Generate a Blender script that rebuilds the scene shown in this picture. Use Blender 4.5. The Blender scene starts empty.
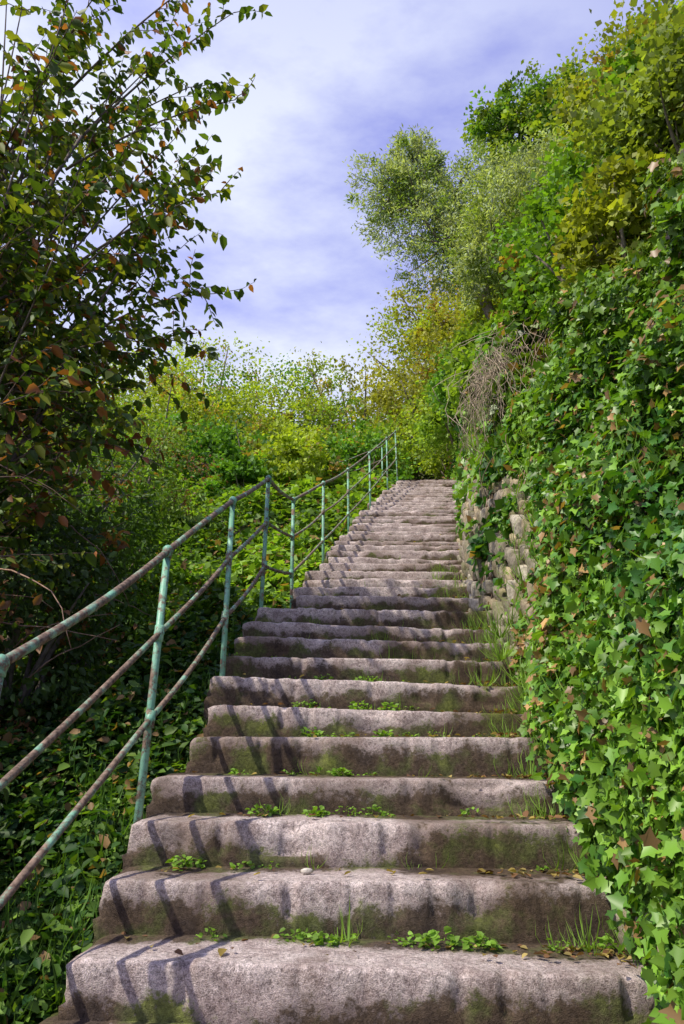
import bpy, math, random
import numpy as np
from mathutils import noise as mn, Vector
rng=np.random.default_rng(7); random.seed(7)
scene=bpy.context.scene
scene.view_settings.view_transform='Standard'; scene.view_settings.look='None'; scene.view_settings.exposure=0

# ---------------------------------------------------------------- helpers
def link(o,parent=None):
    scene.collection.objects.link(o)
    if parent: o.parent=parent
    return o
def empty(name):
    o=bpy.data.objects.new(name,None); return link(o)
def norm(a): return a/(np.linalg.norm(a,axis=-1,keepdims=True)+1e-9)
class SN:
    def __init__(s,seed,n=9):
        r=np.random.default_rng(seed); s.k=norm(r.normal(size=(n,3)))*r.uniform(.6,1.9,(n,1)); s.p=r.uniform(0,6.28,n)
    def __call__(s,P,sc):
        return np.sin(P@(s.k.T*sc*3.0)+s.p).sum(-1)/len(s.p)*1.9
n1,n2,n3,n4=SN(1),SN(2),SN(3),SN(4)

def make_mesh(name,V,faces_flat,loop_tot,mat,cols=None,attrs=None,smooth=False,parent=None):
    me=bpy.data.meshes.new(name)
    V=np.asarray(V,dtype=np.float32); faces_flat=np.asarray(faces_flat,dtype=np.int32); loop_tot=np.asarray(loop_tot,dtype=np.int32)
    me.vertices.add(len(V)); me.vertices.foreach_set('co',V.ravel())
    me.loops.add(len(faces_flat)); me.loops.foreach_set('vertex_index',faces_flat)
    me.polygons.add(len(loop_tot))
    st=np.concatenate([[0],np.cumsum(loop_tot)[:-1]]).astype(np.int32)
    me.polygons.foreach_set('loop_start',st); me.polygons.foreach_set('loop_total',loop_tot)
    if smooth: me.polygons.foreach_set('use_smooth',np.ones(len(loop_tot),dtype=bool))
    me.update(calc_edges=True)
    if cols is not None:
        a=me.color_attributes.new('Col','FLOAT_COLOR','POINT')
        c=np.ones((len(V),4),dtype=np.float32); c[:,:3]=cols; a.data.foreach_set('color',c.ravel())
    for k,v in (attrs or {}).items():
        a=me.attributes.new(k,'FLOAT','POINT'); a.data.foreach_set('value',np.asarray(v,dtype=np.float32))
    me.materials.append(mat)
    return link(bpy.data.objects.new(name,me),parent)

TPL={
 'quad':(np.array([[0,0,0],[.5,.45,.12],[0,1,-.05],[-.5,.45,.12]]),[[0,1,2,3]]),
 'leaf':(np.array([[0,0,0],[.36,.25,.10],[.34,.62,.08],[0,1,-.14],[-.34,.62,.08],[-.36,.25,.10]]),[[0,1,2,3],[0,3,4,5]]),
 'ivy':(np.array([[0,0,0],[.36,-.12,.06],[.34,.18,.08],[.54,.42,.05],[.24,.58,.05],[0,1,-.12],[-.24,.58,.05],[-.54,.42,.05],[-.34,.18,.08],[-.36,-.12,.06]]),[[0,1,2,3,4,5],[0,5,6,7,8,9]]),
 'blade':(np.array([[-.5,0,0],[.5,0,0],[.40,.35,.10],[-.40,.35,.10],[.26,.7,.06],[-.26,.7,.06],[0,1,-.22]]),[[0,1,2,3],[3,2,4,5],[5,4,6]]),
}
def leaves(name,P,D,Nn,L,W,C,mat,shape='leaf',parent=None):
    T,F=TPL[shape]; N=len(P); m=len(T)
    D=norm(D); X=norm(np.cross(D,Nn)); Z=np.cross(X,D)
    L=np.broadcast_to(L,(N,)); W=np.broadcast_to(W,(N,))
    V=(P[:,None,:]+T[None,:,0,None]*(X*(L*W)[:,None])[:,None,:]+T[None,:,1,None]*(D*L[:,None])[:,None,:]+T[None,:,2,None]*(Z*L[:,None])[:,None,:]).reshape(-1,3)
    off=(np.arange(N)*m)[:,None]
    tpl=np.concatenate([np.array(f) for f in F]); lt=np.array([len(f) for f in F])
    flat=(off+tpl[None,:]).ravel(); tot=np.tile(lt,N)
    return make_mesh(name,V,flat,tot,mat,cols=np.repeat(C,m,axis=0),parent=parent)

class MB:
    def __init__(s): s.V=[];s.F=[];s.T=[];s.C=[];s.n=0
    def add(s,V,faces,col=(1,1,1)):
        s.V.append(np.asarray(V,float)); 
        for f in faces: s.F.extend([i+s.n for i in f]); s.T.append(len(f))
        s.C.append(np.tile(np.array(col),(len(V),1))); s.n+=len(V)
    def tube(s,pts,rad,sides=6,col=(1,1,1)):
        pts=np.asarray(pts,float); n=len(pts); rad=np.broadcast_to(rad,(n,))
        t=norm(np.gradient(pts,axis=0)); 
        ref=np.array([.13,.97,.2]) if abs(t[0][2])>.7 else np.array([.05,.1,1.])
        a=norm(np.cross(t,ref)); b=np.cross(t,a)
        ang=np.linspace(0,2*math.pi,sides,endpoint=False)
        V=(pts[:,None]+rad[:,None,None]*(np.cos(ang)[None,:,None]*a[:,None]+np.sin(ang)[None,:,None]*b[:,None])).reshape(-1,3)
        F=[[i*sides+j,i*sides+(j+1)%sides,(i+1)*sides+(j+1)%sides,(i+1)*sides+j] for i in range(n-1) for j in range(sides)]
        F.append(list(range(sides))[::-1]); F.append([(n-1)*sides+j for j in range(sides)])
        s.add(V,F,col)
    def ball(s,c,r,col=(1,1,1),sq=(1,1,1)):
        V=[];F=[];a,b=10,7
        for i in range(b):
            th=math.pi*i/(b-1)
            for j in range(a):
                ph=2*math.pi*j/a
                V.append([c[0]+r*sq[0]*math.sin(th)*math.cos(ph),c[1]+r*sq[1]*math.sin(th)*math.sin(ph),c[2]+r*sq[2]*math.cos(th)])
        for i in range(b-1):
            for j in range(a): F.append([i*a+j,(i+1)*a+j,(i+1)*a+(j+1)%a,i*a+(j+1)%a])
        s.add(V,F,col)
    def obj(s,name,mat,smooth=True,parent=None):
        return make_mesh(name,np.concatenate(s.V),s.F,s.T,mat,cols=np.concatenate(s.C),smooth=smooth,parent=parent)

# ---------------------------------------------------------------- materials
def newmat(name):
    m=bpy.data.materials.new(name); m.use_nodes=True; nt=m.node_tree; nt.nodes.clear()
    out=nt.nodes.new('ShaderNodeOutputMaterial'); return m,nt,out
def N(nt,t,**k):
    n=nt.nodes.new(t)
    for a,b in k.items(): setattr(n,a,b)
    return n
def ramp(nt,fac,stops):
    r=N(nt,'ShaderNodeValToRGB'); e=r.color_ramp.elements
    while len(e)<len(stops): e.new(.5)
    for i,(p,c) in enumerate(stops): e[i].position=p; e[i].color=(*c,1)
    nt.links.new(fac,r.inputs[0]); return r.outputs[0]
def noise(nt,scale,detail=6,rough=.6,vec=None):
    n=N(nt,'ShaderNodeTexNoise'); n.inputs['Scale'].default_value=scale; n.inputs['Detail'].default_value=detail; n.inputs['Roughness'].default_value=rough
    if vec is None: vec=N(nt,'ShaderNodeTexCoord').outputs['Object']
    nt.links.new(vec,n.inputs['Vector']); return n.outputs['Fac']
def mix(nt,f,a,b,mode='MIX'):
    m=N(nt,'ShaderNodeMixRGB',blend_type=mode)
    for i,v in enumerate((f,a,b)):
        if isinstance(v,(int,float)): m.inputs[i].default_value=v
        elif isinstance(v,tuple): m.inputs[i].default_value=(*v,1)
        else: nt.links.new(v,m.inputs[i])
    return m.outputs[0]
def math_(nt,op,a,b=0,c=0,clamp=False):
    m=N(nt,'ShaderNodeMath',operation=op,use_clamp=clamp)
    for i,v in enumerate((a,b,c)):
        if isinstance(v,(int,float)): m.inputs[i].default_value=v
        else: nt.links.new(v,m.inputs[i])
    return m.outputs[0]
def leafmat(name,rough=.5,trans=.35,spec=.4):
    m,nt,out=newmat(name)
    a=N(nt,'ShaderNodeAttribute',attribute_name='Col'); c=a.outputs['Color']
    p=N(nt,'ShaderNodeBsdfPrincipled'); p.inputs['Roughness'].default_value=rough; p.inputs['Specular IOR Level'].default_value=spec
    nt.links.new(c,p.inputs['Base Color'])
    t=N(nt,'ShaderNodeBsdfTranslucent'); nt.links.new(mix(nt,1.0,c,(1.8,1.8,.45),'MULTIPLY'),t.inputs[0])
    ms=N(nt,'ShaderNodeMixShader'); ms.inputs[0].default_value=trans
    nt.links.new(p.outputs[0],ms.inputs[1]); nt.links.new(t.outputs[0],ms.inputs[2]); nt.links.new(ms.outputs[0],out.inputs[0])
    return m
M_leaf=leafmat('leaf_foliage',.55,.35,.3); M_ivy=leafmat('ivy_leaf',.42,.25,.4); M_dry=leafmat('dry_leaf',.8,.2,.1)
def barkmat():
    m,nt,out=newmat('bark'); a=N(nt,'ShaderNodeAttribute',attribute_name='Col')
    c=mix(nt,.8,a.outputs['Color'],ramp(nt,noise(nt,25,4),[(.3,(.4,.4,.4)),(.7,(1.3,1.3,1.3))]),'MULTIPLY')
    p=N(nt,'ShaderNodeBsdfPrincipled'); p.inputs['Roughness'].default_value=.9; nt.links.new(c,p.inputs['Base Color'])
    nt.links.new(p.outputs[0],out.inputs[0]); return m
M_bark=barkmat()
def groundmat():
    m,nt,out=newmat('soil_and_undergrowth')
    c=ramp(nt,noise(nt,1.5,6),[(.3,(.03,.035,.012)),(.5,(.045,.06,.018)),(.7,(.09,.07,.04))])
    c=mix(nt,.6,c,ramp(nt,noise(nt,22,5),[(.3,(.4,.4,.4)),(.7,(1.4,1.4,1.4))]),'MULTIPLY')
    p=N(nt,'ShaderNodeBsdfPrincipled'); p.inputs['Roughness'].default_value=.95; nt.links.new(c,p.inputs['Base Color'])
    b=N(nt,'ShaderNodeBump'); b.inputs['Strength'].default_value=.8; b.inputs['Distance'].default_value=.05
    nt.links.new(noise(nt,14,5),b.inputs['Height']); nt.links.new(b.outputs[0],p.inputs['Normal'])
    nt.links.new(p.outputs[0],out.inputs[0]); return m
M_ground=groundmat()
def stepmat():
    m,nt,out=newmat('weathered_step_stone')
    w=N(nt,'ShaderNodeAttribute',attribute_name='wear').outputs['Fac']
    nb=noise(nt,2.0,4,.6); nm=noise(nt,10,8,.78); nf=noise(nt,75,5,.75); nv=noise(nt,300,2,.6)
    c=ramp(nt,nm,[(.30,(.24,.19,.18)),(.42,(.43,.355,.335)),(.55,(.63,.55,.52)),(.75,(.76,.69,.66))])
    c=mix(nt,.9,c,ramp(nt,nf,[(.34,(.38,.36,.35)),(.60,(1.24,1.21,1.19))]),'MULTIPLY')
    c=mix(nt,.6,c,ramp(nt,nv,[(.32,(.45,.45,.45)),(.62,(1.3,1.3,1.3))]),'MULTIPLY')
    st=ramp(nt,nb,[(.46,(0,0,0)),(.62,(1,1,1))])
    c=mix(nt,math_(nt,'MULTIPLY',st,.6),c,(.18,.125,.09))
    mo=math_(nt,'ADD',w,math_(nt,'MULTIPLY',math_(nt,'SUBTRACT',nm,.5),2.3))
    mo=math_(nt,'ADD',mo,math_(nt,'MULTIPLY',math_(nt,'SUBTRACT',nb,.5),1.8))
    mo=math_(nt,'ADD',mo,math_(nt,'MULTIPLY',math_(nt,'SUBTRACT',nf,.5),1.0))
    mo=ramp(nt,mo,[(.34,(0,0,0)),(.62,(1,1,1))])
    mc=ramp(nt,noise(nt,5.5,6),[(.34,(.04,.027,.018)),(.47,(.085,.058,.034)),(.57,(.075,.085,.022)),(.70,(.15,.18,.03))])
    mc=mix(nt,.8,mc,ramp(nt,nf,[(.3,(.3,.3,.3)),(.65,(1.6,1.6,1.6))]),'MULTIPLY')
    c=mix(nt,math_(nt,'MULTIPLY',mo,.94),c,mc)
    p=N(nt,'ShaderNodeBsdfPrincipled'); p.inputs['Roughness'].default_value=.9; p.inputs['Specular IOR Level'].default_value=.2
    nt.links.new(c,p.inputs['Base Color'])
    b=N(nt,'ShaderNodeBump'); b.inputs['Strength'].default_value=1.0; b.inputs['Distance'].default_value=.008
    h=math_(nt,'ADD',math_(nt,'MULTIPLY',nm,.7),math_(nt,'MULTIPLY',nf,.9)); h=math_(nt,'ADD',h,math_(nt,'MULTIPLY',nv,.4))
    nt.links.new(h,b.inputs['Height']); nt.links.new(b.outputs[0],p.inputs['Normal'])
    nt.links.new(p.outputs[0],out.inputs[0]); return m
M_step=stepmat()
def wallmat():
    m,nt,out=newmat('wall_stone'); a=N(nt,'ShaderNodeAttribute',attribute_name='Col')
    c=mix(nt,.85,a.outputs['Color'],ramp(nt,noise(nt,22,6,.7),[(.32,(.35,.32,.28)),(.6,(1.2,1.17,1.1))]),'MULTIPLY')
    mo=ramp(nt,noise(nt,3.5,6),[(.46,(0,0,0)),(.62,(1,1,1))])
    c=mix(nt,math_(nt,'MULTIPLY',mo,.75),c,(.13,.13,.045))
    p=N(nt,'ShaderNodeBsdfPrincipled'); p.inputs['Roughness'].default_value=.9; nt.links.new(c,p.inputs['Base Color'])
    b=N(nt,'ShaderNodeBump'); b.inputs['Strength'].default_value=.9; b.inputs['Distance'].default_value=.02
    nt.links.new(noise(nt,30,6,.7),b.inputs['Height']); nt.links.new(b.outputs[0],p.inputs['Normal'])
    nt.links.new(p.outputs[0],out.inputs[0]); return m
M_wall=wallmat()
def railmat(name,t0,t1):
    m,nt,out=newmat(name)
    f=ramp(nt,noise(nt,9,8,.75),[(t0,(0,0,0)),(t1,(1,1,1))])
    g=ramp(nt,noise(nt,6,4),[(.35,(.12,.33,.21)),(.65,(.28,.54,.38))])
    r=ramp(nt,noise(nt,60,5),[(.35,(.07,.045,.03)),(.65,(.26,.18,.13))])
    p=N(nt,'ShaderNodeBsdfPrincipled'); nt.links.new(mix(nt,f,g,r),p.inputs['Base Color'])
    nt.links.new(math_(nt,'MULTIPLY_ADD',f,.35,.45),p.inputs['Roughness'])
    b=N(nt,'ShaderNodeBump'); b.inputs['Strength'].default_value=.6; b.inputs['Distance'].default_value=.003
    nt.links.new(noise(nt,45,6),b.inputs['Height']); nt.links.new(b.outputs[0],p.inputs['Normal'])
    nt.links.new(p.outputs[0],out.inputs[0]); return m
M_post=railmat('green_paint_post',.50,.57); M_rail=railmat('rusty_green_rail',.38,.50)

# ---------------------------------------------------------------- geometry functions of the site
def S(y): return np.interp(y,[-200,-12,2.23,4.83,5.55,13.9,17,22,30,45,80,300],[-10,-9.67,-.416,1.284,1.5,6.65,7.3,10.3,15.5,20,26,30])
def Xc(y): return np.interp(y,[-20,2.0,3.27,4.83,5.55,8.25,11,13.9,20],[0,0,.10,.21,.28,.75,1.28,1.95,2.05])
def HW(y): return np.interp(y,[4.9,5.5,12,14],[.83,.72,.70,.64])
def T(d,y):
    hw=HW(y); e1=-d-hw; e2=d-hw
    left=np.interp(e1,[-.3,0,.15,1.2,5,20,150],[-.35,-.33,-.30,-.6,-.45,-.2,-3])
    right=np.interp(e2,[0,.12,.42,.5,2.0,6,30,150],[-.33,-.25,.9,1.12,4.2,8.5,16,25])
    z=S(y)+np.where(d<0,left,right)
    P=np.stack([d,y,d*0],-1)
    a=np.clip(np.maximum(e1,e2-.5)*.5,0,1)
    return z+a*(.16*n1(P,.5)+.07*n2(P,1.4))
def Tw(x,y): return T(x-Xc(y),y)

dd=np.unique(np.concatenate([-np.geomspace(3,400,40),np.linspace(-3,3,80),np.geomspace(3,400,40)]))
yy=np.unique(np.concatenate([-np.geomspace(1,200,25),np.linspace(-1,20,130),np.geomspace(20,600,50)]))
DD,YY=np.meshgrid(dd,yy); ZZ=T(DD,YY)
V=np.stack([DD+Xc(YY),YY,ZZ],-1).reshape(-1,3); nx=len(dd); ny=len(yy)
ii=(np.arange(ny-1)[:,None]*nx+np.arange(nx-1)[None,:]).ravel()
F=np.stack([ii,ii+1,ii+nx+1,ii+nx],-1)
make_mesh('ground',V,F.ravel(),np.full(len(F),4),M_ground,smooth=True)

# ---------------------------------------------------------------- staircase
steps=[]
for k in range(-9,11): steps.append([2.23+.26*k,-.416+.17*k,.26])
steps[-1][2]=.72
for n in range(0,32): steps.append([5.55+.27*n,1.59+.165*n,.27])
random.seed(3)
for s_ in steps:
    s_[0]+=random.uniform(-.02,.02); s_[1]+=random.uniform(-.010,.010); s_.append(random.uniform(-.016,.016)-.022); s_.append(random.uniform(-.03,.03)-.025)
    s_.append(random.uniform(-.08,.06))
def tread(i,x,dy):
    y,z,run,tz,ty,_=steps[i]; xr=x-Xc(y); return y+dy+ty*xr, z+tz*xr+.012
VV=[];FF=[];TT=[];WW=[];off=0
for si,(y0,z0,run,tz,ty,dl) in enumerate(steps):
    near=y0<5.2; nxs=180 if near else 46
    xl=Xc(y0)-HW(y0)+dl; xr=Xc(y0)+HW(y0)+.12
    prof=[(.03,-.55,1.1),(.028,-.20,1.1),(.022,-.165,1.02),(.017,-.14,.94),(.011,-.115,.82),(.007,-.092,.66),(.004,-.07,.45),(.001,-.048,.24),(-.001,-.028,.08),(-.0015,-.012,.0),(.002,-.003,0),(.010,0,0),(.03,.001,.0),(.055,.002,.02)]
    for t,wv in ((.32,.05),(.45,.15),(.58,.35),(.7,.6),(.82,.9),(1.0,1.15)): prof.append((run*t+.012,.003+.012*t+ (.006 if t>.8 else 0),wv))
    prof.append((run+.09,.02,1.1)); prof.append((run+.09,-.55,1.1))
    m=len(prof); k_=si-9; wadd=(.17 if 3<=k_<=10 else (-.03 if k_>10 else 0.0))+random.uniform(-.1,.1)
    xs=np.concatenate([[xl],xl+.008+ (xr-xl-.008)*np.linspace(0,1,nxs-1)])
    for j,x in enumerate(xs):
        endk=math.exp(-(x-xl)/.02)
        c1=max(0,mn.noise(Vector((x*3.3+si*7,si*3.3,1)))-.22)*.12
        c2=max(0,mn.noise(Vector((x*15+si*5,si*9.3,4)))-.12)*.045
        wv2=.3*mn.noise(Vector((x*2.1+si*11,si*2.7,9)))
        for (a,b,wv) in prof:
            lo=mn.noise(Vector((x*1.3,y0*3.1,b*2+si)))
            hi=mn.fractal(Vector((x*18,(y0+a)*18,(z0+b)*18)),.6,2.2,5)
            edge=max(0,1-abs(a-.004)/.05)*(1 if b>-.1 else .15)
            chip=(c1+c2)*edge
            Y=y0+a+ty*(x-Xc(y0))+.016*lo+.0035*hi+chip+endk*.02*edge
            Z=z0+b+tz*(x-Xc(y0))+.010*mn.noise(Vector((x*1.1,si*5,0)))+.003*hi-(chip*.6+endk*.015 if b>-.1 else 0)
            VV.append((x+(.012*hi if j==0 else 0)-(.015 if (j==0 and b<-.1) else 0),Y,Z))
            side=max(0,(x-Xc(y0)-.15))*.6
            WW.append(wv+side+wadd+wv2)
        if j>0:
            for i in range(m-1):
                a0=off+(j-1)*m+i; FF+= [a0,a0+m,a0+m+1,a0+1]; TT.append(4)
    FF+= [off+i for i in range(m)]; TT.append(m)
    FF+= [off+(len(xs)-1)*m+i for i in range(m)][::-1]; TT.append(m)
    off+=m*len(xs)
make_mesh('stone_staircase',VV,FF,TT,M_step,attrs={'wear':WW},smooth=True)

pp=[(1.97,13.95),(2.0,15.0),(1.6,16.0),(.6,16.8),(-1,17.3),(-4,18)]
pv=[];pf=[]
for i,(x,y) in enumerate(pp):
    a=pp[max(0,i-1)];b=pp[min(len(pp)-1,i+1)]; t=norm(np.array([b[0]-a[0],b[1]-a[1]])); nn=np.array([-t[1],t[0]])
    z=6.72+(y-13.95)*.17
    for s_ in (-.68,-.3,.3,.68): pv.append((x+nn[0]*s_,y+nn[1]*s_,z+random.uniform(-.01,.01)))
    if i:
        for j in range(3): q=(i-1)*4+j; pf.append([q,q+1,q+5,q+4])
make_mesh('stone_path',pv,sum(pf,[]),[4]*len(pf),M_step,attrs={'wear':[.3]*len(pv)})

# ---------------------------------------------------------------- railing
railing=empty('metal_stair_railing')
posts=[(-1.16,.9,-.35,-1.4),(-.945,1.9,.35,-.75),(-.785,2.9,1.04,-.08),(-.67,3.83,1.70,.5),(-.585,4.9,2.37,1.2),(-.46,5.9,2.63,1.5),(-.22,7.3,3.47,2.4),(.09,9.2,4.6,3.5),(.48,10.6,5.62,4.5),(.93,12.5,6.98,5.6),(1.25,14.0,8.0,6.6),(1.0,15.1,8.2,6.8),(.1,15.9,8.2,6.9),(-1.3,16.4,8.2,6.9)]
mb=MB(); mr=MB(); random.seed(4)
lean=[(0.01,0),(.0,.01),(-.012,.015),(.014,-.01),(-.018,.01),(.016,.01),(0.01,0)]
for i,(x,y,zt,zb) in enumerate(posts):
    lx,ly=lean[i%len(lean)]
    mb.tube([(x+lx,y+ly,zb-.3),(x+lx*.3,y+ly*.5,(zt+zb)/2),(x,y,zt)],.0165,10)
    for h in (0,.375,.73): 
        mb.ball((x,y,zt-h),.026 if h==0 else .023,sq=(1,1,1.1))
        mb.tube([(x,y,zt-h-.034),(x,y,zt-h+.034 if h else zt-h)],.0205,10)
for a,b in zip(posts[:-1],posts[1:]):
    for h,r in ((0,.0155),(.375,.0125),(.73,.0125)):
        n_=9; sag=random.uniform(.0,.022); sx=random.uniform(-.012,.012)
        pts=[[a[0]+(b[0]-a[0])*t+sx*math.sin(math.pi*t),a[1]+(b[1]-a[1])*t,a[2]-h+(b[2]-a[2])*t-sag*math.sin(math.pi*t)] for t in np.linspace(0,1,n_)]
        mr.tube(pts,r,10)
mb.obj('posts',M_post,parent=railing); mr.obj('rails',M_rail,parent=railing)

# ---------------------------------------------------------------- retaining wall
wall=MB()
def wallp(y,h):
    return np.array([Xc(y)+HW(y)+.10+.20*h, y, S(y)-.1+h])
ys=np.linspace(-2,16.5,120)
bv=[];bf=[]
for i,y in enumerate(ys):
    for h,o in ((-.4,.07),(1.2,.07),(1.2,.5)):
        p=wallp(y,h); bv.append((p[0]+o,p[1],p[2]))
    if i:
        for j in range(2): q=(i-1)*3+j; bf.append([q,q+3,q+4,q+1])
wall.add(bv,bf,(.11,.09,.06))
g=np.linspace(-1,1,6)
def stone_tpl():
    V=[];F=[];n=6
    for ax in range(3):
        for sg in (-1,1):
            o=len(V)
            for i in range(n):
                for j in range(n):
                    p=[0,0,0]; p[ax]=sg; p[(ax+1)%3]=g[i]; p[(ax+2)%3]=g[j]; V.append(p)
            for i in range(n-1):
                for j in range(n-1):
                    f=[o+i*n+j,o+(i+1)*n+j,o+(i+1)*n+j+1,o+i*n+j+1]; F.append(f if sg>0 else f[::-1])
    V=np.array(V,float); r=(np.abs(V)**8).sum(1)**(1/8); return V/r[:,None],F
SV,SF=stone_tpl(); random.seed(11)
def row(hb,ht):
    y=.8+random.random()*.2
    while y<16:
        w=random.uniform(.09,.34)*(1 if ht-hb>.12 else .8); yc=y+w/2; hc=(hb+ht)/2+random.uniform(-.025,.025)
        c=wallp(yc,hc); 
        P=SV*np.array([.11,w/2*.98,(ht-hb)/2*random.uniform(.85,1.08)])
        sd=random.random()*50
        P[:,1]*=1+P[:,2]/((ht-hb)/2)*random.uniform(-.25,.25)
        P[:,2]*=1+P[:,1]/(w/2)*random.uniform(-.2,.2)
        dv=np.array([mn.noise(Vector((p[0]*11+sd,p[1]*11,p[2]*11+sd)))*.16 for p in P])
        P=P*(1+dv[:,None])
        sl=(S(yc+.1)-S(yc-.1))/.2*.8; th=random.uniform(-.2,.2)
        P[:,2]+=P[:,1]*(sl+th)
        b=random.uniform(.45,1.1); col=np.array(random.choice([(.52,.47,.37),(.58,.54,.44),(.38,.33,.26),(.48,.40,.27)]))*b
        wall.add(P+c+np.array([.03+random.uniform(-.03,.03),0,0]),SF,col)
        y+=w+random.uniform(.0,.015)
hb=-.05
while hb<1.15:
    hh=random.uniform(.08,.20); row(hb,hb+hh); hb+=hh
wall.obj('dry_stone_retaining_wall',M_wall)

# ---------------------------------------------------------------- ivy on the wall and bank
def bank(y,s):
    h=np.minimum(s,1.2); q=np.clip(s-1.2,0,None)
    x=Xc(y)+HW(y)+.10+.2*h+np.interp(q,[0,3.4,8],[0,1.35,4.5]); z=S(y)-.1+h+np.interp(q,[0,3.4,8],[0,3.1,6.5])
    return np.stack([x,y,z],-1)
def ivymass(n,seed,y0,y1,s0,s1,size,pal,cover=False):
    r=np.random.default_rng(seed)
    y=y0*(y1/y0)**r.random(n); s=r.uniform(s0,s1,n)
    B=bank(y,s); 
    nrm=norm(np.stack([-np.where(s<1.2,.98,np.where(s<4.6,.9,.75)),-.25+0*s,np.where(s<1.2,.2,np.where(s<4.6,.42,.65))],-1))
    lump=.30*n1(B,.6)+.24*n2(B,1.3)+.17*n3(B,2.6)+.06*n4(B,6)
    fade=np.clip((s-1.1)/1.5,0,1)
    nearb=np.clip((3.6-y)/.4,0,1)
    lump=np.clip(lump,-.5,.6)
    off=lump*(.18+.82*fade)+.12*fade+.04+r.normal(0,.04,n)
    off=np.where(s<1.5,np.clip(off+.10*nearb,.0,.10+.18*nearb),off)
    P=B+nrm*off[:,None]+np.array([0,0,-.15])*np.clip(lump,0,1)[:,None]*fade[:,None]
    bare=np.clip((y-3.9)/.3,0,1)*np.clip((1.30-s)/.14,0,1)*np.clip((12-y)/2,0,1)
    low=np.clip((.28-s)/.15,0,1)*.5
    pr=np.maximum(bare*(.96-.7*(n1(B,2.1)>.40)),low)
    keep=(r.random(n)>pr)
    if not cover: keep&=~((n2(B,1.5)>1.1)&(s<1.3)&(r.random(n)<.6))
    keep&=(lump>-.33)|(r.random(n)<.3)|(s<1.6)
    P=P[keep];nrm=nrm[keep];y=y[keep];s=s[keep];B=B[keep];lump=lump[keep];m=len(P)
    D=norm(r.normal(0,.7,(m,3))+np.array([-.35,-.15,-.65])); Nn=norm(nrm*1.0+np.array([-.2,-.15,.35])+r.normal(0,.6,(m,3)))
    L=size*(y/3)**.35*r.uniform(.4,1.45,m)
    t=np.clip(.55+.55*n4(B,.9)+r.normal(0,.32,m),0,1)[:,None]
    C=pal[0]*(1-t)+pal[1]*t
    up=np.clip((s-1.6)/2.2,0,1)[:,None]*np.clip(.4+n1(B,.45)*.8,0,1)[:,None]
    C=C*(1-up)+np.array([.29,.33,.03])*up*r.uniform(.5,1.2,(m,1))
    dr=(r.random(m)<.06+.55*np.clip(n3(B,.6)-.25,0,1)); C[dr]=np.array([.36,.22,.09])*r.uniform(.35,1.3,(dr.sum(),1))
    C*=r.uniform(.5,1.35,(m,1))
    return P,D,Nn,L,C
pal=(np.array([.04,.14,.018]),np.array([.20,.37,.035]))
ivy=empty('ivy')
a=ivymass(82000,21,1.3,5.2,0.02,5.2,.045,pal); x_=ivymass(23000,23,1.4,4.0,0.05,1.35,.044,pal,True)
P,D,Nn,L,C=[np.concatenate([u,w_]) for u,w_ in zip(a,x_)]
leaves('leaves_lower',P,D,Nn,L,1.0,C,M_ivy,'ivy',ivy)
P,D,Nn,L,C=ivymass(85000,22,4.6,17,0.3,8.5,.075,pal)
leaves('leaves_upper',P,D,Nn,L,.95,C,M_ivy,'quad',ivy)
mv=MB(); r=np.random.default_rng(5)
for i in range(170):
    y=1.6+r.random()**1.3*8; s=r.uniform(.05,1.0); pts=[]
    for k in range(9):
        pts.append(bank(np.array(y),np.array(s))+np.array([-.04-.02*r.random(),-.01,0])); y+=r.normal(.0,.07); s+=r.uniform(.05,.16)
    mv.tube(pts,np.linspace(.007,.002,9)*r.uniform(.6,1.3),4,np.array([.24,.17,.11])*r.uniform(.6,1.3))
mv.obj('creeping_stems',M_bark,parent=ivy)
mv=MB()
for i in range(100):
    y=4.5+r.random()**1.3*9; s=r.uniform(1.3,4.2); p0=bank(np.array(y),np.array(s))+np.array([-.15,-.05,.1]); ln=r.uniform(.3,.8)
    pts=[]; dx=r.normal(0,.1); dy=r.normal(0,.15)
    for t in np.linspace(0,1,6): pts.append(p0+np.array([-.12*math.sin(t*2.6)+dx*t, dy*t, -ln*t]))
    mv.tube(pts,np.linspace(.005,.002,6)*r.uniform(.6,1.2),4,np.array([.25,.18,.11])*r.uniform(.6,1.3))
for i in range(200):
    y=r.normal(5.7,.25); p0=bank(np.array(y),np.array(2.2+r.normal(0,.22)))+np.array([-.34+r.normal(0,.09),-.3,.2]); ln=r.uniform(.3,.85)
    dx=r.normal(-.05,.16); dy=r.normal(-.1,.2)
    pts=[p0+np.array([dx*math.sin(t*2)+r.normal(0,.02),dy*t+r.normal(0,.02),-ln*t]) for t in np.linspace(0,1,7)]
    mv.tube(pts,.003,3,np.array([.46,.37,.27])*r.uniform(.4,1.2))
mv.obj('hanging_vines',M_bark)

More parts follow.
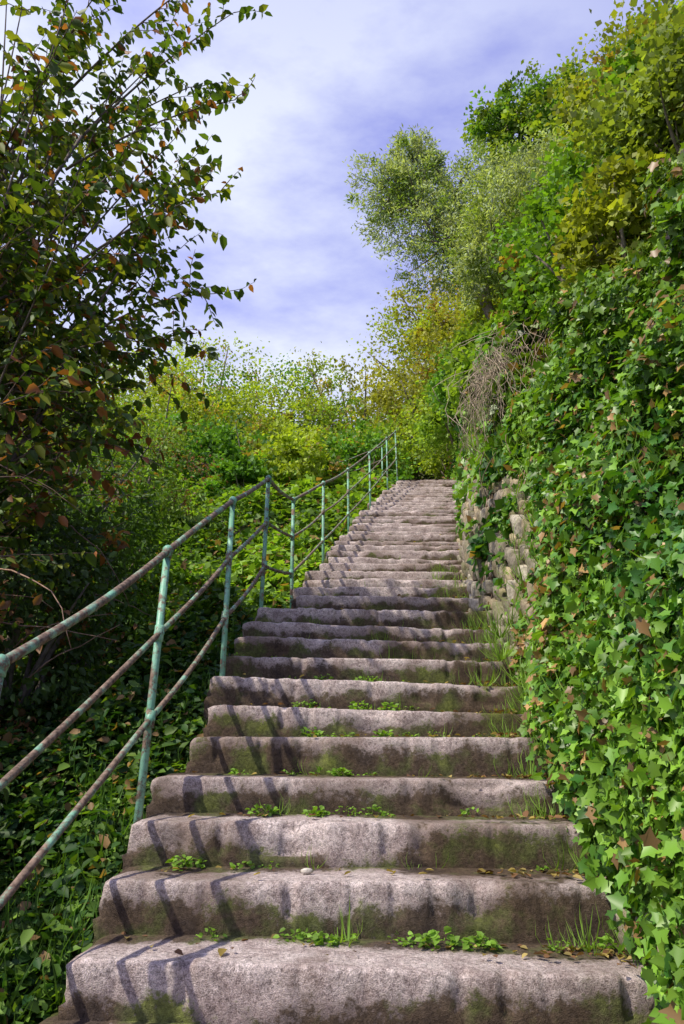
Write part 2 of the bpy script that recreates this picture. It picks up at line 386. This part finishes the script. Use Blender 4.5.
# ---------------------------------------------------------------- shrubs & trees
class Fol:
    def __init__(s): s.a=[]
    def add(s,P,D,Nn,L,C): s.a.append((P,D,Nn,L,C))
    def obj(s,name,mat,W=.9,shape='leaf',parent=None):
        P,D,Nn,L,C=[np.concatenate(q) for q in zip(*s.a)]; return leaves(name,P,D,Nn,L,W,C,mat,shape,parent)
def shrub(fol,c,R,ncl,nl,size,col,seed,colvar=.3,clr=.2,alt=None,altp=0,shell=.55,wood=None,base=None,droop=0):
    r=np.random.default_rng(seed); c=np.array(c,float);R=np.array(R,float)
    u=norm(r.normal(size=(ncl,3))); rad=shell+(1-shell)*r.random(ncl)**.6
    wob=1+.28*n1(u+seed*.37,.8)+.12*n2(u+seed,1.8)
    cc=c+u*R*(rad*wob)[:,None]
    cs=clr*R.mean()*r.uniform(.5,1.5,ncl)
    P=(cc[:,None]+r.normal(0,.55,(ncl,nl,3))*cs[:,None,None]*np.array([1.1,1.1,.7])).reshape(-1,3)
    n=len(P); out=norm((P-c)/R)
    D=norm(out*.6+r.normal(0,.6,(n,3))+np.array([0,0,-droop])); Nn=norm(out*.5+np.array([0,0,.6])+r.normal(0,.55,(n,3)))
    L=size*r.uniform(.6,1.3,n)
    base_c=np.tile(np.array(col),(ncl,1))
    if alt is not None:
        k=r.random(ncl)<altp; base_c[k]=np.array(alt)
    base_c=base_c*r.uniform(1-colvar,1+colvar,(ncl,1))
    C=np.repeat(base_c,nl,axis=0)*r.uniform(.7,1.3,(n,1))
    fol.add(P,D,Nn,L,C)
    if wood is not None:
        b=np.array(base) if base is not None else c-np.array([0,0,R[2]*1.1])
        for i in r.choice(ncl,min(ncl,16),replace=False):
            e=cc[i]; mid=b+(e-b)*.5+r.normal(0,.08,3)*R; 
            pts=[(1-t)**2*b+2*t*(1-t)*mid+t*t*e for t in np.linspace(0,1,7)]
            wood.tube(pts,np.linspace(.035,.006,7)*R.mean(),5,(.19,.16,.12))
bg=Fol(); bw=MB(); r=np.random.default_rng(99)
YG=(.31,.40,.045); G=(.12,.26,.035); GY=(.22,.34,.05); BG=(.08,.18,.03)
sd=100
for row_y,hgt,cnt in ((13.5,.8,9),(16.5,1.3,12),(20,1.9,15),(25,2.7,14)):
    for i in range(cnt):
        x=-row_y*.55+ (row_y*.55+1.2 if row_y<18 else row_y*.55+6)*(i+r.random()*.7)/cnt; y=row_y+r.normal(0,.9)
        if x>-1.2 and y<16.3: continue
        R=hgt*r.uniform(.55,1.2); z=float(Tw(np.array(x),np.array(y)))
        col=[YG,G,GY,G,BG][r.integers(5)] if row_y<19 else [YG,GY,YG,G,YG][r.integers(5)]
        if row_y>19 and x>-2: col=[(.32,.30,.05),YG,(.28,.29,.05),GY][r.integers(4)]
        shrub(bg,(x,y,z+R*1.0),(R*1.05,R,R*1.1),int(42*R**.5)+26,66,.095+.0016*row_y,col,sd,alt=(.33,.24,.06),altp=.07,wood=bw,base=(x,y,z-.1),clr=.18,shell=.3)
        sd+=1
bgo=empty('background_thicket'); bg.obj('foliage',M_leaf,.75,'quad',bgo); 
for (bx,by) in ((-2.6,16.0),(-1.0,18.6),(.6,20.5),(-4.2,17.8),(1.4,23.0)):
    bz=float(Tw(np.array(bx),np.array(by)))
    for i in range(46):
        d=norm(np.array([r.normal(0,.5),r.normal(0,.4),1.])); p=np.array([bx+r.normal(0,.15),by,bz]); pts=[p]
        for k in range(6): d=norm(d+r.normal(0,.15,3)); pts.append(pts[-1]+d*r.uniform(.2,.42))
        bw.tube(pts,np.linspace(.02,.004,7),4,np.array([.34,.30,.23])*r.uniform(.6,1.2))
bw.obj('stems',M_bark,parent=bgo)

r=np.random.default_rng(41)
n=150000
y=1.0*(24/1.0)**(r.random(n)**.75); 
d=-HW(y)-.02-(.1+ y*.75)*r.random(n)**1.15
x=d+Xc(y); P=np.stack([x,y,T(d,y)],-1)
e=np.clip((-d-HW(y))/.5,0,1)
hgt=e*np.clip(.20+.28*n1(P,.9)+.26*n2(P,1.9)+.16*n4(P,3.2)+.035*y*(.4+.6*n3(P,.45)),.02,1.6)
P[:,2]+=hgt*(1-.35*r.random(n)**2)+r.normal(0,.03,n)+.02
D=norm(r.normal(0,1,(n,3))*np.array([1,1,.5])+np.array([0,-.3,-.2])); Nn=norm(np.array([-.25,-.45,1])+r.normal(0,.55,(n,3)))
L=(.028+.0080*y)*r.uniform(.5,1.4,n)
t=np.clip(.28+.45*n4(P,.45)+r.normal(0,.25,n)+.055*(y-3),0,1)[:,None]  # leaf colour darkens towards the near end, painting in the shade there
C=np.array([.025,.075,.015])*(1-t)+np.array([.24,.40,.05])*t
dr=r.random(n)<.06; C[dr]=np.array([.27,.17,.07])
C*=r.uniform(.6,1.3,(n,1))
k=y<6
bro=empty('bramble_ground_cover')
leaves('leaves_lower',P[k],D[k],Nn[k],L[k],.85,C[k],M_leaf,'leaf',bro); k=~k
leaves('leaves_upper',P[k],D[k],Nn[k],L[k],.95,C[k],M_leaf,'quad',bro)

rb=Fol(); rw=MB(); r=np.random.default_rng(77); sd=300
for i in range(46):
    y=2.9+r.random()*12.2; s=r.uniform(3.0,7.6); p=bank(np.array(y),np.array(s)); R=r.uniform(.35,.75)*(1+.03*y)
    col=[(.24,.32,.035),(.15,.29,.03),(.09,.21,.025),(.27,.31,.04),(.22,.29,.06)][r.integers(5)]
    shrub(rb,p+np.array([-.1,0,.3]),(R,R*1.1,R*1.05),62,66,.046+.003*y,col,sd,wood=rw,alt=(.32,.23,.06),altp=.06,clr=.22,shell=.35); sd+=1
for (x,y,z,R,col) in [(2.9,12.5,8.3,.9,G),(2.9,14.5,8.6,1.1,GY),(3.0,16.5,9.4,1.3,YG),(3.2,11,7.6,.9,G),(2.6,10,7.0,.75,GY),(3.4,18.5,10.5,1.8,GY),(2.3,8.5,5.6,.7,GY),(2.2,20,11.5,1.7,(.29,.31,.06))]:
    shrub(rb,(x,y,z),(R,R,R*1.1),80,80,.095,col,sd,wood=rw,clr=.22,shell=.35); sd+=1
rbo=empty('hillside_shrubs'); rb.obj('foliage',M_leaf,.85,'quad',rbo); rw.obj('stems',M_bark,parent=rbo)

def big_tree(name,base,top,crowns,size,col,seed,W,alt=None,altp=.1,bark=(.22,.18,.14),ncl=110,nl=52,tr=.14,clr=.17,shape='quad'):
    e=empty(name); f=Fol(); w=MB(); r=np.random.default_rng(seed)
    b=np.array(base,float); t_=np.array(top,float)
    tp=[b+(t_-b)*q+np.array([.12*math.sin(q*5),.08*math.sin(q*4+1),0]) for q in np.linspace(0,1,9)]
    w.tube(tp,np.linspace(tr,tr*.45,9),10,bark)
    for i,(c,R) in enumerate(crowns):
        c=np.array(c,float); st=tp[4+i%5]
        mid=(st+c)/2+np.array([0,0,-.15]); pts=[(1-q)**2*st+2*q*(1-q)*mid+q*q*c for q in np.linspace(0,1,7)]
        w.tube(pts,np.linspace(tr*.45,tr*.15,7),7,bark)
        shrub(f,c,R,ncl,nl,size,col,seed+i*3,wood=w,base=c,alt=alt,altp=altp,clr=clr,shell=.3)
    f.obj('foliage',M_leaf,W,shape,e); w.obj('trunk',M_bark,parent=e)
OL=(.34,.41,.25)
big_tree('olive_tree',(3.1,10.2,6.3),(2.2,10,10.2),[((1.5,10,10.7),(1.05,.8,1.1)),((2.3,10.2,11.3),(1.1,.9,.9)),((1.9,9.8,9.6),(.9,.8,1.0)),((2.9,10.1,10.6),(1.0,.9,1.1)),((1.0,10,11.2),(.75,.6,.75)),((2.6,9.7,9.3),(.8,.7,.7)),((1.5,9.9,11.9),(.6,.5,.5))],.085,OL,500,.30,alt=(.17,.26,.07),altp=.35,clr=.19,ncl=100)
big_tree('olive_tree',(4.0,8.6,7.2),(3.3,8.5,9.2),[((3.0,8.4,9.2),(.8,.8,.75)),((3.6,8.6,9.9),(.85,.8,.7)),((2.6,8.2,8.4),(.7,.7,.7)),((2.3,8.0,7.6),(.6,.6,.7))],.085,OL,540,.30,alt=(.2,.28,.07),altp=.35,clr=.22,ncl=100)
big_tree('oak_tree',(5.2,11.5,9.5),(4.7,11.5,14.0),[((4.2,11.5,15.0),(1.2,1.0,1.0)),((5.2,11.6,15.6),(1.3,1.0,1.1)),((4.7,11.3,14.0),(1.1,1.0,.9)),((6.0,11.5,14.8),(1.2,1.0,1.1))],.11,(.11,.22,.03),580,.75,alt=(.23,.32,.04),altp=.35,clr=.19,ncl=90)
big_tree('oak_tree',(4.8,6.4,7.5),(4.4,6.4,9.3),[((4.15,6.3,9.1),(.8,.8,.8)),((4.8,6.5,9.8),(.85,.8,.8)),((4.3,5.7,8.3),(.85,.8,.75))],.06,(.18,.28,.035),620,.75,alt=(.29,.32,.04),altp=.3,clr=.2)

# ---------------------------------------------------------------- left foreground tree
tree=empty('elm_tree'); tw=MB(); r=np.random.default_rng(12)
LP=[];LD=[];LN=[];LL=[];LC=[]
tb=np.array([-2.55,3.5,-.4])
stems=[]
for (ex,ey,ez) in ((-2.2,3.5,5.6),(-1.8,3.3,4.2),(-2.7,3.9,5.0),(-1.75,3.8,2.6),(-3.0,3.2,3.6)):
    e=np.array([ex,ey,ez]); mid=tb+(e-tb)*.45+np.array([-.25,0,.2])
    pts=[(1-q)**2*tb+2*q*(1-q)*mid+q*q*e+r.normal(0,.015,3) for q in np.linspace(0,1,14)]
    stems.append(np.array(pts)); tw.tube(pts,np.linspace(.04,.010,14),8,(.13,.10,.08))
def twig(p,dirn,ln,nleaf,red):
    pts=[p];d=norm(dirn)
    for i in range(6):
        d=norm(d+r.normal(0,.12,3)+np.array([0,0,-.03])); pts.append(pts[-1]+d*ln/6)
    tw.tube(pts,np.linspace(.004,.0013,7),4,(.15,.10,.07)); pts=np.array(pts)
    for k in range(nleaf):
        if r.random()<.1: continue
        t=(k+.6)/nleaf*6; i=min(5,int(t)); q=pts[i]+(pts[i+1]-pts[i])*(t-i)
        sd_=norm(np.cross(d,[0,0,1]))*(1 if k%2 else -1)
        LP.append(q); LD.append(norm(sd_*.8+d*.5+np.array([0,0,-.55])+r.normal(0,.35,3))); LN.append(norm(np.array([0,0,.8])+r.normal(0,.6,3)))
        LL.append(.076*r.uniform(.5,1.35)); 
        u=r.random()
        c=np.array([.07,.125,.022]) if u>.3 else np.array([.21,.25,.035])
        if r.random()<red: c=np.array([.30,.12,.05])*r.uniform(.5,1.2)
        LC.append(c*r.uniform(.6,1.3))
for i in range(96):
    u=norm(r.normal(size=3)); tgt=np.array([-2.15,3.6,3.5])+u*np.array([1.3,1.0,2.7])*(.45+.55*r.random())
    if tgt[2]<1.9: tgt[0]=min(tgt[0],-1.75)
    st=stems[r.integers(len(stems))]; k=r.integers(3,12); s0=st[k]
    if tgt[2]<s0[2]-.3: k=max(1,k-4); s0=st[k]
    mid=(s0+tgt)/2+np.array([0,0,.15]); pts=np.array([(1-q)**2*s0+2*q*(1-q)*mid+q*q*tgt for q in np.linspace(0,1,9)])
    tw.tube(pts,np.linspace(.012,.004,9),5,(.14,.11,.08))
    main=norm(pts[-1]-pts[-3]); redp=.06 if tgt[2]>2 else .22
    for j in range(9):
        q=pts[r.integers(3,9)]; dr=norm(main*.8+r.normal(0,.6,3)+np.array([.12,0,.05]))
        twig(q,dr,r.uniform(.25,.5),15,redp)
    twig(pts[-1],main,.5,15,redp)
for (sx,sy,sz,ex,ey,ez) in ((-1.9,3.4,4.2,-.85,3.4,5.7),(-1.9,3.4,4.0,-.78,3.4,4.7),(-1.8,3.5,3.2,-.85,3.5,3.9),(-1.7,3.6,2.7,-.85,3.6,3.1),(-2,3.4,4.8,-1.0,3.3,6.1),(-1.8,3.5,2.5,-1.0,3.6,2.7)):
    s0=np.array([sx,sy,sz]);e=np.array([ex,ey,ez]); mid=(s0+e)/2+np.array([0,0,.2])
    pts=np.array([(1-q)**2*s0+2*q*(1-q)*mid+q*q*e for q in np.linspace(0,1,12)]); tw.tube(pts,np.linspace(.010,.003,12),5,(.14,.11,.08))
    for j in range(2,12): twig(pts[j],norm(pts[-1]-pts[0]+r.normal(0,.45,3)),r.uniform(.18,.32),10,.12)
leaves('foliage',np.array(LP),np.array(LD),np.array(LN),np.array(LL),.74,np.array(LC),M_leaf,'leaf',tree)
tw.obj('trunk',M_bark,parent=tree)

us=Fol(); uw=MB(); sd=700
for (c,R,ncl,col,ap) in [((-2.05,4.3,1.2),(.75,.8,1.1),130,(.055,.10,.025),.2),((-2.5,3.4,.6),(.7,.8,1.1),120,(.045,.08,.02),.25),((-2.3,5.6,1.9),(.8,.8,1.1),130,(.08,.16,.025),.1),((-3.2,6.8,3.0),(1.2,1.1,1.6),140,(.13,.21,.03),.08),((-1.8,2.7,-.1),(.45,.6,.55),70,(.04,.085,.02),.2),((-3.2,9.5,4.6),(1.3,1.3,1.5),140,(.18,.27,.04),.08),((-4.6,8,4.2),(1.6,1.3,2.2),130,(.12,.2,.03),.1)]:
    shrub(us,c,R,ncl,60,.055,col,sd,alt=(.24,.12,.05),altp=ap,wood=uw,base=(c[0],c[1],float(Tw(np.array(c[0]),np.array(c[1])))),clr=.2,shell=.25,droop=.4); sd+=1
uso=empty('undergrowth_shrub'); us.obj('foliage',M_leaf,.75,'leaf',uso); uw.obj('stems',M_bark,parent=uso)
mt=MB(); r=np.random.default_rng(31)
for i in range(60):
    p0=np.array([-2.4+r.normal(0,.4),3.6+r.normal(0,.5),.6+r.random()*2.2]); d=norm(np.array([.9,-.1,r.normal(.1,.5)])); pts=[p0]
    for k in range(7): d=norm(d+r.normal(0,.16,3)+np.array([0,0,-.05])); pts.append(pts[-1]+d*r.uniform(.06,.13))
    mt.tube(pts,np.linspace(.005,.0015,8),4,np.array([.28,.18,.12])*r.uniform(.5,1.3))
mt.obj('dry_twigs',M_bark)

# ---------------------------------------------------------------- grasses, weeds, litter
r=np.random.default_rng(61)
GP=[];GD=[];GN=[];GL=[];GC=[]
def tuft(p,n,h,spread=.5,col=(.20,.34,.05)):
    for i in range(n):
        a=r.random()*6.28; GP.append(np.array(p)+np.array([math.cos(a),math.sin(a),0])*r.random()*.03)
        d=np.array([math.cos(a)*spread*r.random()*1.5,math.sin(a)*spread*r.random()*1.5,1.]); GD.append(d)
        GN.append(np.array([math.cos(a),math.sin(a),.3])); GL.append(h*r.uniform(.5,1.2)); GC.append(np.array(col)*r.uniform(.6,1.3))
for i in range(9,24):
    for j in range(6):
        x=Xc(steps[i][0])+HW(steps[i][0])+r.uniform(-.2,.08); yy_,zz=tread(i,x,steps[i][2]*r.uniform(.5,1)); tuft((x,yy_,zz),12,r.uniform(.06,.16),.8)
for q in ((.93,3.3),(.98,3.7),(.93,4.0),(1.0,4.3),(.9,3.1),(.95,3.5)): tuft((q[0],q[1],float(S(q[1]))+.02),34,.21,1.0)
for i in range(300):
    y=r.uniform(4.2,14); p=bank(np.array(y),np.array(r.uniform(1.25,1.8)))+np.array([-.06,0,.04]); tuft(p,14,r.uniform(.12,.26),.8,(.24,.34,.05))
for i in range(140):
    y=r.uniform(2.2,4.5); p=bank(np.array(y),np.array(r.uniform(.2,3)))+np.array([-.12,0,0]); tuft(p,7,r.uniform(.10,.22),1.1)
for i in range(260):
    y=r.uniform(1.8,9); x=float(Xc(y)-HW(y))-r.uniform(.02,.6); tuft((x,y,float(Tw(np.array(x),np.array(y)))+.05),8,r.uniform(.10,.24),1.0,(.09,.19,.03))
for i in range(9,26):
    for j in range(r.integers(2,6)):
        x=Xc(steps[i][0])+r.uniform(-.5,.75); yy_,zz=tread(i,x,steps[i][2]*r.uniform(.85,1.0)); tuft((x,yy_,zz),r.integers(5,12),r.uniform(.05,.13),.9)
leaves('grass_tufts',np.array(GP),np.array(GD),np.array(GN),np.array(GL),.045,np.array(GC),M_leaf,'blade')
WP=[];WD=[];WN=[];WL=[];WC=[]
def weed(p,R,n,size):
    for i in range(n):
        a=r.random()*6.28; rr=R*math.sqrt(r.random()); h=(R*1.2)*r.random()*(1-rr/R*.6)
        WP.append(np.array(p)+np.array([math.cos(a)*rr*1.1,math.sin(a)*rr*.6,h])); WD.append(np.array([math.cos(a),math.sin(a),.3])+r.normal(0,.4,3))
        WN.append(np.array([0,-.35,1])+r.normal(0,.4,3)); WL.append(size*r.uniform(.5,1.4)); WC.append(np.array([.18,.33,.04])*r.uniform(.5,1.35))
for i in range(9,30):
    for j in range(r.integers(3,9)):
        x=Xc(steps[i][0])+r.normal(.08,.38); x=min(x,Xc(steps[i][0])+.75); yy_,zz=tread(i,x,steps[i][2]*r.uniform(.85,1.02)); weed((x,yy_,zz),r.uniform(.015,.05),r.integers(10,36),r.uniform(.011,.021))
for (i,x,R) in [(9,.3,.05),(9,.42,.04),(9,-.05,.03),(11,-.32,.05),(11,-.1,.035),(10,-.55,.055),(9,.85,.06),(13,-.15,.05),(14,-.2,.06),(15,.15,.06),(14,.1,.055),(14,.25,.05),(15,-.1,.05),(12,.0,.04),(13,.2,.04)]:
    yy_,zz=tread(i,x,.22); weed((x,yy_,zz),R,60,.022)
leaves('step_weeds',np.array(WP),np.array(WD),np.array(WN),np.array(WL),.95,np.array(WC),M_leaf,'leaf')
FP=[];FC=[]
for i in range(8,30):
    for j in range(110 if i<16 else 40):
        x=Xc(steps[i][0])+(r.uniform(-.75,.85) if r.random()<.25 else .9-abs(r.normal(0,.2))); yy_,zz=tread(i,x,steps[i][2]*(1-r.random()**1.5*.95)); FP.append((x,yy_,zz+.008))
        FC.append(np.array([(.22,.12,.06),(.33,.25,.07),(.14,.08,.05),(.38,.30,.11)][r.integers(4)])*r.uniform(.5,1.2))
n=len(FP); leaves('fallen_leaves',np.array(FP),r.normal(0,1,(n,3))*np.array([1,1,.15]),np.array([0,0,1.])+r.normal(0,.3,(n,3)),r.uniform(.010,.04,n),.9,np.array(FC),M_dry,'leaf')
ms=MB()
yy_,zz=tread(10,-.12,.13); ms.ball((-.12,yy_,zz+.006),.016,(.6,.57,.52),sq=(1.4,.9,.6))
ms.obj('loose_pebble',M_wall)

# ---------------------------------------------------------------- world, sun, camera
sdv=norm(np.array([-.80,-.62,1.15])); el=math.asin(sdv[2]); az=math.atan2(sdv[0],sdv[1])
w=bpy.data.worlds.new('World'); scene.world=w; w.use_nodes=True; nt=w.node_tree; nt.nodes.clear()
out=N(nt,'ShaderNodeOutputWorld'); bgn=N(nt,'ShaderNodeBackground'); bgn.inputs[1].default_value=.145
sky=N(nt,'ShaderNodeTexSky',sky_type='NISHITA'); sky.sun_disc=False; sky.sun_elevation=el; sky.sun_rotation=az%(2*math.pi)
tc=N(nt,'ShaderNodeTexCoord'); mp=N(nt,'ShaderNodeMapping'); mp.inputs['Scale'].default_value=(1.0,1.5,2.6); mp.inputs['Rotation'].default_value=(.3,.7,.3); mp.inputs['Location'].default_value=(.35,.1,.2)
nt.links.new(tc.outputs['Generated'],mp.inputs['Vector'])
cn=noise(nt,1.7,10,.58,mp.outputs[0])
cf=ramp(nt,cn,[(.36,(0,0,0)),(.56,(1,1,1))])
sx=N(nt,'ShaderNodeSeparateXYZ'); nt.links.new(tc.outputs['Generated'],sx.inputs[0])
# thin cloud thins out towards the zenith and to the east, thick over the valley side
m1=math_(nt,'MULTIPLY_ADD',sx.outputs[2],-2.6,3.0,True)
m2=math_(nt,'MULTIPLY_ADD',sx.outputs[0],-1.7,1.1,True)
cf=math_(nt,'MULTIPLY',math_(nt,'MULTIPLY_ADD',cf,.75,.25),math_(nt,'MAXIMUM',math_(nt,'MULTIPLY',m1,m2),.10),True)
skc=mix(nt,1.0,sky.outputs[0],(1.45,1.12,2.3),'MULTIPLY')
c=mix(nt,cf,skc,(6.0,6.4,7.6))
nt.links.new(c,bgn.inputs[0]); nt.links.new(bgn.outputs[0],out.inputs[0])
sl=bpy.data.lights.new('sun','SUN'); sl.energy=5.0; sl.angle=math.radians(.5); sl.color=(1,.92,.77)
so=bpy.data.objects.new('sun',sl); link(so); so.rotation_euler=Vector((-sdv[0],-sdv[1],-sdv[2])).to_track_quat('-Z','Y').to_euler()
cam=bpy.data.cameras.new('camera'); cam.sensor_fit='VERTICAL'; cam.sensor_height=36; cam.sensor_width=24; cam.lens=24; cam.clip_end=2000; cam.clip_start=.05
co=bpy.data.objects.new('camera',cam); link(co); co.rotation_euler=(math.radians(90+23),0,0); co.location=(0,0,0)
scene.camera=co
